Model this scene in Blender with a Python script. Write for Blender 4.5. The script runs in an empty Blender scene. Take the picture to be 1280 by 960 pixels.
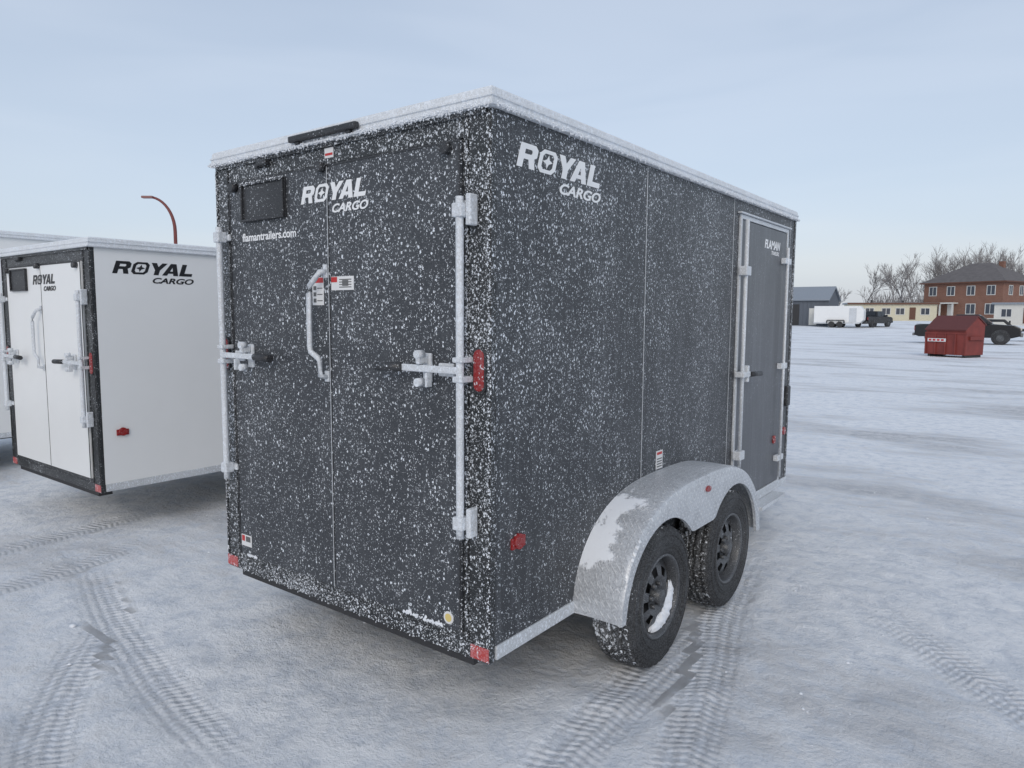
import bpy, bmesh, math, random
from mathutils import Vector, Matrix, noise
random.seed(7)
scene=bpy.context.scene
COL=scene.collection

# ------------------------------------------------------------ node helpers
class NT:
    def __init__(s,m):
        m.use_nodes=True; s.t=m.node_tree; s.n=s.t.nodes; s.l=s.t.links
    def new(s,t,**k):
        n=s.n.new(t)
        for a,b in k.items(): setattr(n,a,b)
        return n
    def put(s,sock,v):
        if hasattr(v,'links'): s.l.new(v,sock)
        elif v is not None: sock.default_value=v
    def M(s,op,a,b=None,c=None,clamp=False):
        n=s.new('ShaderNodeMath',operation=op,use_clamp=clamp)
        s.put(n.inputs[0],a); s.put(n.inputs[1],b); s.put(n.inputs[2],c)
        return n.outputs[0]
    def noise(s,vec,scale,detail=3,rough=.55,dist=0):
        n=s.new('ShaderNodeTexNoise'); s.put(n.inputs['Vector'],vec)
        n.inputs['Scale'].default_value=scale; n.inputs['Detail'].default_value=detail
        n.inputs['Roughness'].default_value=rough; n.inputs['Distortion'].default_value=dist
        return n.outputs['Fac']
    def ramp(s,v,lo,hi,a=0.,b=1.):
        n=s.new('ShaderNodeMapRange',interpolation_type='SMOOTHSTEP')
        s.put(n.inputs['Value'],v); n.inputs['From Min'].default_value=lo; n.inputs['From Max'].default_value=hi
        n.inputs['To Min'].default_value=a; n.inputs['To Max'].default_value=b
        return n.outputs['Result']
    def mix(s,f,a,b):
        n=s.new('ShaderNodeMix',data_type='RGBA'); s.put(n.inputs[0],f)
        for i,v in ((6,a),(7,b)):
            if isinstance(v,(tuple,list)): v=tuple(v)+(1,) if len(v)==3 else v
            s.put(n.inputs[i],v)
        return n.outputs[2]
    def mapping(s,vec,scale=(1,1,1),rot=(0,0,0),loc=(0,0,0)):
        n=s.new('ShaderNodeMapping'); s.put(n.inputs['Vector'],vec)
        n.inputs['Scale'].default_value=scale; n.inputs['Rotation'].default_value=rot; n.inputs['Location'].default_value=loc
        return n.outputs[0]
    def bump(s,h,strength,dist,normal=None):
        n=s.new('ShaderNodeBump'); s.put(n.inputs['Height'],h)
        n.inputs['Strength'].default_value=strength; n.inputs['Distance'].default_value=dist
        if normal is not None: s.l.new(normal,n.inputs['Normal'])
        return n.outputs[0]
    def sep(s,vec):
        n=s.new('ShaderNodeSeparateXYZ'); s.put(n.inputs[0],vec); return n.outputs

def newmat(name):
    m=bpy.data.materials.new(name); T=NT(m); b=T.n['Principled BSDF']
    tc=T.new('ShaderNodeTexCoord').outputs['Object']
    return m,T,b,tc

def plain(name,col,rough=.5,metal=0.,var=.12,vs=6.,spec=None,bumps=0.):
    m,T,b,tc=newmat(name)
    n=T.noise(tc,vs,3)
    dark=tuple(c*(1-var) for c in col); lite=tuple(min(1,c*(1+var)) for c in col)
    T.l.new(T.mix(n,dark,lite),b.inputs['Base Color'])
    b.inputs['Metallic'].default_value=metal
    b.inputs['Roughness'].default_value=rough
    if spec is not None: b.inputs['Specular IOR Level'].default_value=spec
    return m

def specks(T,vec,scale,dens,rmax):
    v=T.new('ShaderNodeTexVoronoi'); T.l.new(vec,v.inputs['Vector']); v.inputs['Scale'].default_value=scale
    rnd=T.sep(v.outputs['Color'])[0]
    r=T.M('MULTIPLY',T.M('MULTIPLY',T.M('SUBTRACT',dens,rnd),3.5,clamp=True),rmax)
    return T.M('MULTIPLY',T.M('SUBTRACT',r,v.outputs['Distance']),9.,clamp=True)

FROST=(.76,.80,.85)
def frosted(name,base,rough=.45,dens=.35,ygrad=0.,veil=.06,streak=0.,s1=42.,s2=95.,rmax=.5,lowvar=.35,metal=0.,zel=.7,spec=.5,zgrad=0.,bmp=0.):
    m,T,b,tc=newmat(name)
    low=T.noise(tc,2.2,3,.6)
    d=T.M('ADD',T.M('MULTIPLY',T.M('SUBTRACT',low,.5),lowvar*2),dens)
    if ygrad:
        y=T.sep(tc)[1]
        d=T.M('SUBTRACT',d,T.M('MULTIPLY',y,ygrad))
    if zgrad:
        z=T.sep(tc)[2]
        d=T.M('ADD',d,T.M('MULTIPLY',T.M('SUBTRACT',z,1.4),zgrad))
    nn=T.new('ShaderNodeTexNoise'); T.put(nn.inputs['Vector'],tc); nn.inputs['Scale'].default_value=s2*1.3; nn.inputs['Detail'].default_value=0
    off=T.new('ShaderNodeVectorMath',operation='MULTIPLY_ADD')
    T.l.new(nn.outputs['Color'],off.inputs[0]); k=1.5/s2; off.inputs[1].default_value=(k,k,k); T.l.new(tc,off.inputs[2])
    vec=T.mapping(off.outputs[0],(1,1,zel))
    m1=specks(T,vec,s1,d,rmax); m2=specks(T,vec,s2,T.M('ADD',d,.12),rmax)
    mk=T.M('MAXIMUM',m1,T.M('MULTIPLY',m2,.75))
    ve=T.M('MULTIPLY',T.ramp(nn.outputs['Fac'],.35,.7),veil)
    if streak:
        st=T.noise(T.mapping(tc,(26,26,1.6)),1.,2,.6)
        ve=T.M('ADD',ve,T.M('MULTIPLY',T.ramp(st,.4,.8),streak))
    ve=T.M('ADD',ve,T.M('MULTIPLY',T.ramp(low,.4,.75),veil*.7))
    c0=T.mix(ve,base,FROST)
    T.l.new(T.mix(mk,c0,FROST),b.inputs['Base Color'])
    T.l.new(T.M('ADD',rough,T.M('MULTIPLY',mk,.4)),b.inputs['Roughness'])
    b.inputs['Metallic'].default_value=metal
    b.inputs['Specular IOR Level'].default_value=spec
    if bmp: T.l.new(T.bump(T.noise(tc,75,3,.7),.8,bmp),b.inputs['Normal'])
    return m

M={}
M['char']=frosted('charcoal_panel_frost',(.034,.037,.042),.42,.45,.035,.03,.045,lowvar=.28,s1=84.,s2=165.,rmax=.42,spec=.35,zgrad=.05)
M['door']=frosted('charcoal_door_frost',(.038,.0415,.048),.42,.36,0,.03,.015,lowvar=.25,s1=84.,s2=170.,rmax=.42,spec=.35,zgrad=.04)
M['sdoor']=frosted('charcoal_side_door_frost',(.070,.075,.085),.38,.08,0,.04,.05,s1=84.,s2=165.,rmax=.42)
M['frame']=frosted('black_frame_frost',(.009,.010,.011),.4,.48,0,.04,0,s1=105.,s2=190.,rmax=.46,lowvar=.6)
M['frame2']=frosted('black_frame_light_frost',(.010,.011,.012),.4,.26,0,.04,0,s1=105.,s2=190.,rmax=.42,lowvar=.4)
M['blk']=frosted('black_plastic_frost',(.012,.012,.014),.45,.18,0,.04,0,s1=90.,s2=170.,rmax=.4)
M['alu']=frosted('frosted_aluminium',(.50,.52,.54),.42,.42,0,.35,0,s1=90.,s2=170.,metal=.15)
M['rod']=frosted('frosted_galvanised_rod',(.56,.58,.60),.5,.5,0,.45,0,s1=90.,s2=170.,metal=.1,bmp=.006)
M['roof']=frosted('white_roof_frost',(.62,.64,.66),.5,.5,0,.5,.35,s1=60.,s2=120.,bmp=.007)
M['white']=plain('white_panel',(.80,.81,.81),.38,var=.03,vs=3.)
M['wht_txt']=plain('white_vinyl',(.8,.81,.82),.5)
M['blk_txt']=plain('black_vinyl',(.015,.015,.017),.4)
M['sticker']=plain('sticker_white',(.72,.72,.72),.4)
M['stick_red']=plain('sticker_red',(.5,.03,.03),.4)
M['stick_grey']=plain('sticker_print',(.12,.12,.12),.5)
M['red']=frosted('red_lens_frost',(.26,.010,.010),.25,.2,0,.05,0,s1=90.)
M['redref']=frosted('red_reflective_tape',(.45,.04,.035),.3,.35,0,.15,0,s1=90.)
M['tyre']=frosted('tyre_rubber_snow',(.013,.013,.014),.75,.0,0,.06,0,s1=60.,s2=120.,lowvar=.5,rmax=.4)
M['tread']=frosted('tyre_tread_snow',(.015,.015,.016),.8,.34,0,.12,0,s1=50.,s2=95.,lowvar=1.0,rmax=.5)
M['rim']=frosted('grey_steel_rim',(.040,.042,.046),.42,.08,0,.09,0,s1=90.,s2=170.)
M['steel']=plain('dark_chassis_steel',(.03,.03,.032),.6)
M['yellow']=plain('yellow_sticker',(.7,.55,.2),.5)

def fender_mat():
    m,T,b,tc=newmat('diamond_plate_fender')
    hs=[]
    for a,lo in ((.785,0),(-.785,.5)):
        mp=T.mapping(tc,(1,1,1),(a,0,0))
        s=T.sep(mp)
        u=T.M('ADD',T.M('MULTIPLY',s[1],30.),lo); v=T.M('ADD',T.M('MULTIPLY',T.M('ADD',s[2],s[0]),30.),lo)
        fu=T.M('ABSOLUTE',T.M('SUBTRACT',T.M('FRACT',u),.5)); fv=T.M('ABSOLUTE',T.M('SUBTRACT',T.M('FRACT',v),.5))
        dd=T.M('ADD',T.M('MULTIPLY',fu,1.3),T.M('MULTIPLY',fv,4.5))
        hs.append(T.ramp(dd,.35,.6,1.,0.))
    h=T.M('MAXIMUM',hs[0],hs[1])
    s=T.sep(tc)
    n=T.noise(tc,9,6,.68)
    rear=T.M('MULTIPLY',T.ramp(s[1],1.25,.85),T.ramp(s[1],.60,.68))
    inner=T.ramp(s[0],.23,.03)
    snow=T.ramp(T.M('ADD',n,T.M('MULTIPLY',T.M('MULTIPLY',rear,inner),.27)),.59,.70)
    fine=T.noise(tc,110,2,.7)
    base=T.mix(T.ramp(fine,.35,.7,.1,.7),(.33,.345,.37),(.70,.73,.76))
    base=T.mix(T.ramp(n,.35,.65,0.,.5),base,(.62,.65,.69))
    base=T.mix(T.M('MULTIPLY',h,.6),base,(.86,.88,.90))
    T.l.new(T.mix(snow,base,(.84,.87,.91)),b.inputs['Base Color'])
    b.inputs['Metallic'].default_value=.2
    T.l.new(T.ramp(snow,0,1,.36,.9),b.inputs['Roughness'])
    hh=T.M('ADD',T.M('MULTIPLY',h,T.M('SUBTRACT',1.,snow)),T.M('MULTIPLY',snow,T.M('ADD',1.5,T.M('MULTIPLY',n,2.))))
    T.l.new(T.bump(hh,.9,.003),b.inputs['Normal'])
    return m
M['fender']=fender_mat()
m,T,b,tc=newmat('packed_snow_lump'); n=T.noise(tc,40,3)
T.l.new(T.mix(n,(.70,.74,.80),(.84,.86,.89)),b.inputs['Base Color']); b.inputs['Roughness'].default_value=.9
T.l.new(T.bump(n,.6,.01),b.inputs['Normal']); M['snow']=m

# ------------------------------------------------------------ mesh helpers
def obj(name,me,parent=None,mats=()):
    o=bpy.data.objects.new(name,me); COL.objects.link(o)
    for k in mats: me.materials.append(M[k] if isinstance(k,str) else k)
    if parent: o.parent=parent
    return o
def empty(name,loc=(0,0,0),rot=0.):
    e=bpy.data.objects.new(name,None); COL.objects.link(e); e.location=loc; e.rotation_euler=(0,0,rot); e.empty_display_size=.3
    return e
def fin(bm,name,parent,mats,smooth=False,bevel=0.):
    bmesh.ops.recalc_face_normals(bm,faces=bm.faces)
    me=bpy.data.meshes.new(name); bm.to_mesh(me); bm.free()
    if smooth:
        for p in me.polygons: p.use_smooth=True
    o=obj(name,me,parent,mats)
    if bevel:
        md=o.modifiers.new('bevel','BEVEL'); md.width=bevel; md.segments=2; md.limit_method='ANGLE'
    return o
def addbox(bm,b,mi=0):
    x0,x1,y0,y1,z0,z1=b
    vs=[bm.verts.new(p) for p in ((x0,y0,z0),(x1,y0,z0),(x1,y1,z0),(x0,y1,z0),(x0,y0,z1),(x1,y0,z1),(x1,y1,z1),(x0,y1,z1))]
    for f in ((0,3,2,1),(4,5,6,7),(0,1,5,4),(1,2,6,5),(2,3,7,6),(3,0,4,7)):
        q=bm.faces.new([vs[i] for i in f]); q.material_index=mi
def boxes(name,lst,mat,parent,bevel=0.):
    bm=bmesh.new()
    for b in lst: addbox(bm,b)
    return fin(bm,name,parent,[mat],False,bevel)
def addtube(bm,pts,r,seg=10,mi=0,cap=True,taper=None):
    pts=[Vector(p) for p in pts]; rings=[]
    for i,p in enumerate(pts):
        d=(pts[min(i+1,len(pts)-1)]-pts[max(i-1,0)]).normalized()
        a=Vector((0,0,1)) if abs(d.z)<.9 else Vector((1,0,0))
        u=d.cross(a).normalized(); v=d.cross(u).normalized()
        rr=r if taper is None else r+(taper-r)*i/(len(pts)-1)
        rings.append([bm.verts.new(p+u*math.cos(t)*rr+v*math.sin(t)*rr) for t in [2*math.pi*k/seg for k in range(seg)]])
    for A,B in zip(rings,rings[1:]):
        for k in range(seg):
            f=bm.faces.new((A[k],A[(k+1)%seg],B[(k+1)%seg],B[k])); f.material_index=mi; f.smooth=True
    if cap:
        for R in (rings[0],rings[-1]):
            f=bm.faces.new(R); f.material_index=mi
def tube(name,pts,r,mat,parent,seg=12,taper=None):
    bm=bmesh.new(); addtube(bm,pts,r,seg,taper=taper); return fin(bm,name,parent,[mat])
def prism(bm,prof,y0,y1,mi=0,axis='y'):
    f=(lambda a,b,c:(a,c,b)) if axis=='y' else (lambda a,b,c:(c,a,b))
    A=[bm.verts.new(f(a,b,y0)) for a,b in prof]; B=[bm.verts.new(f(a,b,y1)) for a,b in prof]
    n=len(prof); fs=[bm.faces.new(A),bm.faces.new(B[::-1])]
    for i in range(n): fs.append(bm.faces.new((A[i],B[i],B[(i+1)%n],A[(i+1)%n])))
    for q in fs: q.material_index=mi
def lathe_x(bm,prof,cx,cy,cz,seg=64,mi=0,closed=False,mod=None,skip=None,mif=None):
    rings=[]
    for j,(x,r) in enumerate(prof):
        ring=[]
        for k in range(seg):
            t=2*math.pi*k/seg; rr=r+(mod(x,r,k) if mod else 0)
            ring.append(bm.verts.new((cx+x,cy+math.cos(t)*rr,cz+math.sin(t)*rr)))
        rings.append(ring)
    for j in range(len(rings)-1+(1 if closed else 0)):
        A=rings[j]; B=rings[(j+1)%len(rings)]
        for k in range(seg):
            if skip and skip(j,k): continue
            f=bm.faces.new((A[k],A[(k+1)%seg],B[(k+1)%seg],B[k])); f.material_index=(mif(j) if mif else mi); f.smooth=True
    return rings
def lump(bm,p,r,rnd):
    # small irregular octahedral rime crystal
    x,y,z=p; q=[bm.verts.new((x+a*r*rnd.uniform(.6,1.3),y+b_*r*rnd.uniform(.6,1.3),z+c*r*rnd.uniform(.6,1.3))) for a,b_,c in ((1,0,0),(-1,0,0),(0,1,0),(0,-1,0),(0,0,1),(0,0,-1))]
    for f in ((0,2,4),(2,1,4),(1,3,4),(3,0,4),(2,0,5),(1,2,5),(3,1,5),(0,3,5)): bm.faces.new([q[i] for i in f])

# ------------------------------------------------------------ lettering
GL={'R':[[(0,0),(0,1),(.82,1),(1,.84),(1,.52),(.85,.42),(1.0,0),(.68,0),(.56,.36),(.3,.36),(.3,0)],[(.3,.58),(.3,.78),(.64,.78),(.7,.73),(.7,.63),(.64,.58)]],
'O':[[(0,.2),(0,.8),(.2,1),(.85,1),(1.05,.8),(1.05,.2),(.85,0),(.2,0)],[(.2,.28),(.2,.72),(.3,.84),(.75,.84),(.85,.72),(.85,.28),(.75,.16),(.3,.16)],
     [(.525,.80),(.6,.6),(.81,.5),(.6,.4),(.525,.20),(.45,.4),(.24,.5),(.45,.6)]],
'Y':[[(0,1),(.35,1),(.53,.68),(.72,1),(1.07,1),(.69,.4),(.69,0),(.37,0),(.37,.4)]],
'A':[[(0,0),(.36,1),(.74,1),(1.1,0),(.77,0),(.71,.18),(.39,.18),(.33,0)],[(.45,.36),(.65,.36),(.55,.7)]],
'L':[[(0,0),(0,1),(.32,1),(.32,.24),(.88,.24),(.88,0)]]}
def curve_to(name,cu,parent,mat,M4):
    o=bpy.data.objects.new('tmp',cu); COL.objects.link(o)
    dg=bpy.context.evaluated_depsgraph_get(); dg.update()
    me=bpy.data.meshes.new_from_object(o.evaluated_get(dg)); bpy.data.objects.remove(o)
    me.transform(M4); me.materials.clear()
    return obj(name,me,parent,[mat])
ORI={'rear':Matrix(((1,0,0),(0,0,-1),(0,1,0))).to_4x4(),'side':Matrix(((0,0,1),(1,0,0),(0,1,0))).to_4x4()}
def logo(parent,face,u0,u1,z0,z1,off,mat):
    cu=bpy.data.curves.new('logo','CURVE'); cu.dimensions='2D'; cu.fill_mode='BOTH'
    x=0; adv={'R':1.12,'O':1.12,'Y':.93,'A':1.16,'L':.88}; sh=.28
    tot=sum(adv.values())+sh
    s=(u1-u0)/tot; h=z1-z0
    for ch in 'ROYAL':
        for loop in GL[ch]:
            sp=cu.splines.new('POLY'); sp.points.add(len(loop)-1); sp.use_cyclic_u=True
            for p,(a,b_) in zip(sp.points,loop): p.co=((x+a+b_*sh)*s,b_*h,0,1)
        x+=adv[ch]
    cu.extrude=.0006
    loc=(u0,off,z0) if face=='rear' else (off,u0,z0)
    curve_to('logo_lettering',cu,parent,mat,Matrix.Translation(loc)@ORI[face])
def text(parent,face,body,u0,u1,z0,h,off,mat,bold=.012,shear=0.,name='lettering'):
    cu=bpy.data.curves.new('txt','FONT'); cu.body=body; cu.size=1; cu.offset=bold; cu.shear=shear; cu.extrude=.004
    o=bpy.data.objects.new('tmp2',cu); COL.objects.link(o); bpy.context.view_layer.update()
    w=max(.01,o.dimensions.x); hh=max(.01,o.dimensions.y); bpy.data.objects.remove(o)
    S=Matrix.Diagonal(((u1-u0)/w,h/hh,.15,1))
    loc=(u0,off,z0) if face=='rear' else (off,u0,z0)
    curve_to(name,cu,parent,mat,Matrix.Translation(loc)@ORI[face]@S)

# ------------------------------------------------------------ wheel
def wheel(parent,cx,cy,cz,R,side,snow=False):
    w=empty('wheel'); w.parent=parent
    k=R/.347; sg=1 if side>0 else -1
    half=[(-.088,.200),(-.100,.212),(-.107,.245),(-.109,.285),(-.103,.320),(-.090,.340),(-.062,.345),(-.058,.335),(-.050,.335),(-.046,.347),(-.022,.348),(-.018,.337),(-.010,.337),(-.006,.348)]
    prof=half+[(-a,b_) for a,b_ in half[::-1]]
    prof=[(a*k,b_*k) for a,b_ in prof]; npf=len(prof)
    bm=bmesh.new()
    def mod(x,r,i):
        if r>.312*k and abs(x)>.04: return -.010*k if (i%4)<1 else 0
        if r>.340*k: return -.006*k if (i%6)<1 else 0
        return 0
    lathe_x(bm,prof,cx,cy,cz,144,0,mod=mod,mif=lambda j:1 if 4<j<npf-6 else 0)
    for ra in (.245,.262,.300):
        lathe_x(bm,[(sg*.1045*k,(ra-.004)*k),(sg*.111*k,(ra-.001)*k),(sg*.111*k,(ra+.001)*k),(sg*.1045*k,(ra+.004)*k)],cx,cy,cz,96)
    fin(bm,'tyre',w,['tyre','tread'])
    bm=bmesh.new()
    S=sg
    lathe_x(bm,[(S*.090*k,.208*k),(S*.101*k,.206*k),(S*.100*k,.196*k),(S*.088*k,.190*k),(S*.040*k,.186*k)],cx,cy,cz,64)
    lathe_x(bm,[(-S*.090*k,.206*k),(S*.040*k,.186*k)],cx,cy,cz,64)
    seg=64
    rr=[(.040,.187),(.048,.165),(.066,.142),(.078,.100),(.072,.086),(.055,.062),(.055,.0)]
    lathe_x(bm,[(S*a*k,max(b_*k,.002)) for a,b_ in rr],cx,cy,cz,seg,skip=lambda j,i:(j==2 and (i%8) in (0,1,2,3)))
    lathe_x(bm,[(S*.055*k,.036*k),(S*.098*k,.034*k),(S*.104*k,.026*k),(S*.105*k,.001)],cx,cy,cz,32)
    for i in range(6):
        t=2*math.pi*i/6
        addtube(bm,[(cx+S*.052*k,cy+math.cos(t)*.058*k,cz+math.sin(t)*.058*k),(cx+S*.082*k,cy+math.cos(t)*.058*k,cz+math.sin(t)*.058*k)],.011*k,6)
    fin(bm,'rim',w,['rim'])
    bm=bmesh.new(); addtube(bm,[(cx-S*.06,cy,cz),(cx+S*.03,cy,cz)],.13*k,32); fin(bm,'brake_drum',w,['steel'])
    if snow:
        bm=bmesh.new(); N=60; rings=[]
        for i in range(N+1):
            t=i/N; a=math.radians(-100+105*t); wd=math.sin(math.pi*t)**.6
            nn=noise.noise(Vector((t*6,1.3,0)))*.35+noise.noise(Vector((t*19,4.3,0)))*.25
            ro=.187*k; ri=ro-(.090*wd*(1+nn)+.003)
            row=[]
            for j in range(9):
                q=j/8; r_=ro+(ri-ro)*q; xx=.060+.032*math.sin(math.pi*min(1,(1-q)*.75+.05))*wd+.012*noise.noise(Vector((t*14,q*5,2)))
                row.append(bm.verts.new((cx+sg*xx*k,cy+math.cos(a)*r_,cz+math.sin(a)*r_)))
            row.append(bm.verts.new((cx+sg*.045*k,cy+math.cos(a)*ri,cz+math.sin(a)*ri)))
            rings.append(row)
        for A,B in zip(rings,rings[1:]):
            for j in range(9): f=bm.faces.new((A[j],A[j+1],B[j+1],B[j])); f.smooth=True
        fin(bm,'packed_snow',w,['snow'])

# ------------------------------------------------------------ enclosed trailer
def trailer(name,loc,W,L,zb,zt,trim,panel,door,sdoor,textm,axles,wheels_R=.347,sidedoor=True,detail=True,rot=0.):
    E=empty(name,loc,rot); frm='frame' if detail else 'frame2'
    bm=bmesh.new()
    nose=.62
    prof=[(-W,.03),(0,.03),(0,L),(-W*.5+.18,L+nose),(-W*.5-.18,L+nose),(-W,L)]
    A=[bm.verts.new((x,y,zb+.045)) for x,y in prof]; B=[bm.verts.new((x,y,zt)) for x,y in prof]
    for i in range(6): bm.faces.new((A[i],A[(i+1)%6],B[(i+1)%6],B[i]))
    bm.faces.new(A[::-1]); bm.faces.new(B)
    fin(bm,'body',E,[panel])
    bm=bmesh.new()
    def ring(off,z): return [bm.verts.new((x+ (off if x>-W/2 else -off),y+(off if y>L/2 else -off),z)) for x,y in [(-W,0),(0,0),(0,L),(-W*.5+.18,L+nose),(-W*.5-.18,L+nose),(-W,L)]]
    th=trim
    R=[ring(.006,zt+.0),ring(.026,zt+.002),ring(.028,zt+.010),ring(.014,zt+.014),ring(.014,zt+th*.44),ring(.019,zt+th*.48),ring(.019,zt+th*.56),ring(.012,zt+th*.60),ring(.010,zt+th*.86),ring(.004,zt+th*.97),ring(-.012,zt+th),ring(-.05,zt+th+.004)]
    for a,b_ in zip(R,R[1:]):
        for i in range(6): bm.faces.new((a[i],a[(i+1)%6],b_[(i+1)%6],b_[i]))
    top=ring(-.3,zt+th+.022)
    for i in range(6): bm.faces.new((R[-1][i],R[-1][(i+1)%6],top[(i+1)%6],top[i]))
    bm.faces.new(top); bm.faces.new(R[0][::-1])
    fin(bm,'roof',E,['roof'])
    dz0=zb+.078; dz1=zt-.095; pw=.135
    boxes('rear_frame',[(-W,-W+pw,0,.03,zb+.046,zt-.001),(-pw,0,0,.03,zb+.046,zt-.001),(-W+pw,-pw,0,.0295,dz1+.004,zt-.001),(-W,0,-.002,.031,zb-.02,zb+.046),(-W+pw,-pw,0,.0285,zb+.046,dz0-.004)],frm,E,.003)
    boxes('post_ridges',[(-.118,-.108,-.006,0,zb+.05,zt-.02),(-.016,-.004,-.006,0,zb+.05,zt-.02),(-W+.108,-W+.118,-.006,0,zb+.05,zt-.02),(-W+.004,-W+.016,-.006,0,zb+.05,zt-.02)],frm,E,.002)
    boxes('rear_bumper_channel',[(-W+.1,-.1,.02,.12,zb-.06,zb-.02)],'steel',E)
    boxes('header_lip',[(-W+.02,-.02,-.012,0,zt-.018,zt-.002)],frm,E)
    mid=-W/2
    for a,b_ in ((-W+pw+.004,mid-.003),(mid+.003,-pw-.004)):
        boxes('rear_door',[(a,b_,-.012,.028,dz0,dz1)],door,E,.004)
    boxes('door_edge_trim',[(mid-.0065,mid-.0040,-.0135,-.011,dz0+.004,dz1-.004)],'alu' if detail else 'steel',E)
    boxes('door_perimeter_seal',[(-pw-.012,-pw-.004,-.0145,-.0118,dz0,dz1),(-W+pw+.004,-W+pw+.012,-.0145,-.0118,dz0,dz1),(-W+pw+.012,-pw-.012,-.0145,-.0118,dz1-.008,dz1)],'blk',E)
    if detail:
        # rime crystals along trim lips, door edges and hardware tops
        rs=random.Random(21); bm=bmesh.new()
        for i in range(900):
            lump(bm,(rs.uniform(-W-.01,.01),-.027+rs.uniform(-.004,.004),zt+rs.uniform(-.008,.016)),rs.uniform(.0015,.0055),rs)
        for i in range(1100):
            lump(bm,(.027+rs.uniform(-.004,.004),L*rs.random()**1.3,zt+rs.uniform(-.006,.016)),rs.uniform(.0015,.005),rs)
        for i in range(500):
            lump(bm,(rs.uniform(-W,0),-.004,zb-.02+rs.uniform(-.003,.07)),rs.uniform(.001,.004),rs)
        for x in (-.004,-.113,-.14,-W+.14,-W+.01):
            for i in range(260): lump(bm,(x+rs.uniform(-.006,.006),-.006-.006*(abs(x+.14)<.01),rs.uniform(zb+.05,zt-.02)),rs.uniform(.001,.0045),rs)
        for i in range(70): lump(bm,(-.46+.22*rs.random(),-.016,dz0+abs(rs.gauss(0,.007))),rs.uniform(.003,.009),rs)
        for i in range(30): lump(bm,(-1.62+.08*rs.random(),-.016,dz0+abs(rs.gauss(0,.006))),rs.uniform(.003,.008),rs)
        for i in range(120): lump(bm,(-W+.265+.35*rs.random(),-.033,zt-.115+rs.uniform(-.012,.004)),rs.uniform(.001,.004),rs)
        fin(bm,'rime_frost',E,['snow'])
    zc=1.495 if zt>2.3 else zb+ (zt-zb)*.53
    bt=zt-.345; bb=zb+.51
    for sx,x in ((1,-.105),(-1,-W+.105)):
        tube('lock_bar',[(x,-.055,bb-.03+i*(bt-bb+.06)/24) for i in range(25)],.0155,'rod',E)
        for z in (bt-.02,bb+.03):
            boxes('lock_bar_bracket',[(x-.042,x+.042,-.026,0.0,z-.016,z+.016),(x-.024,x+.024,-.075,-.026,z-.026,z+.026)],'rod',E,.005)
            if sx>0: boxes('bracket_ear',[(x+.024,x+.048,-.052,-.005,z-.055,z+.06)],'rod',E,.006)
        boxes('bar_guide',[(x-.024,x+.024,-.073,-.002,zc-.045,zc-.022),(x-.024,x+.024,-.073,-.002,zc+.03,zc+.05)],'rod',E,.004)
        d=-1*sx
        xa=x; xb=x+d*.25; xc=x+d*.44
        boxes('latch_arm',[(min(xa,xb+d*.05),max(xa,xb+d*.05),-.070,-.060,zc-.014,zc+.014)],'rod',E,.004)
        boxes('latch_plate',[(x+d*.20-.022,x+d*.20+.022,-.028,-.012,zc-.058,zc+.058),(x+d*.20-.010,x+d*.20+.010,-.082,-.028,zc+.016,zc+.05),(x+d*.10-.04,x+d*.10+.04,-.026,-.012,zc-.03,zc+.022)],'rod',E,.006)
        bm=bmesh.new(); addtube(bm,[(x+d*.20,-.05,zc-.055),(x+d*.20,-.085,zc-.055)],.017,12); addtube(bm,[(x+d*.20,-.05,zc+.055),(x+d*.20,-.085,zc+.055)],.017,12); fin(bm,'latch_ears',E,['rod'])
        tube('latch_grip',[(xb+d*.05,-.066,zc),(xc,-.075,zc-.003)],.018,'blk',E)
        boxes('hasp_ring',[(x+d*.15-.006,x+d*.15+.006,-.085,-.055,zc-.07,zc-.015)],'rod',E,.003)
    z1=zc+.40; z0=zc-.045
    tube('grab_handle',[(mid-.02,-.012,z1),(mid-.02,-.05,z1-.005),(mid-.035,-.06,z1-.03),(mid-.080,-.06,z1-.065),(mid-.086,-.06,z1-.10),(mid-.086,-.06,z0+.11),(mid-.080,-.06,z0+.085),(mid-.030,-.06,z0+.06),(mid-.022,-.055,z0+.045),(mid-.022,-.055,z0-.02),(mid-.022,-.012,z0-.03)],.0125,'rod',E)
    boxes('handle_foot',[(mid-.035,mid-.008,-.022,-.012,z1-.03,z1+.03),(mid-.035,mid-.008,-.022,-.012,z0-.05,z0)],'rod',E,.003)
    px0,px1,pz0,pz1=-W+.265,-W+.615,zt-.30,zt-.115
    boxes('licence_plate',[(px0,px1,-.022,-.012,pz0,pz1),(px0,px1,-.034,-.022,pz1-.012,pz1),(px0,px1,-.034,-.022,pz0,pz0+.012),(px0,px0+.012,-.034,-.022,pz0+.012,pz1-.012),(px1-.012,px1,-.034,-.022,pz0+.012,pz1-.012)],'blk',E,.003)
    boxes('plate_lamp',[(-W+.40,-W+.48,-.03,0,zt-.045,zt-.018),(-W+.37,-W+.40,-.02,0,zt-.05,zt-.03)],'blk',E,.006)
    bm=bmesh.new()
    for x,z in ((-.20,dz1-.03),(-W+.2,dz1-.03),(mid-.03,dz1-.01)):
        addtube(bm,[(x,-.012,z),(x,-.045,z)],.022,14)
    fin(bm,'door_holdback',E,['blk'])
    if detail:
        boxes('led_light_bar',[(-W*.5-.235,-W*.5+.225,-.046,-.0195,zt+.022,zt+.050)],'blk',E,.006)
        boxes('light_bar_foot',[(-W*.5-.2,-W*.5-.17,-.034,-.0195,zt+.012,zt+.0215),(-W*.5+.15,-W*.5+.18,-.034,-.0195,zt+.012,zt+.0215)],'blk',E)
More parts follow.
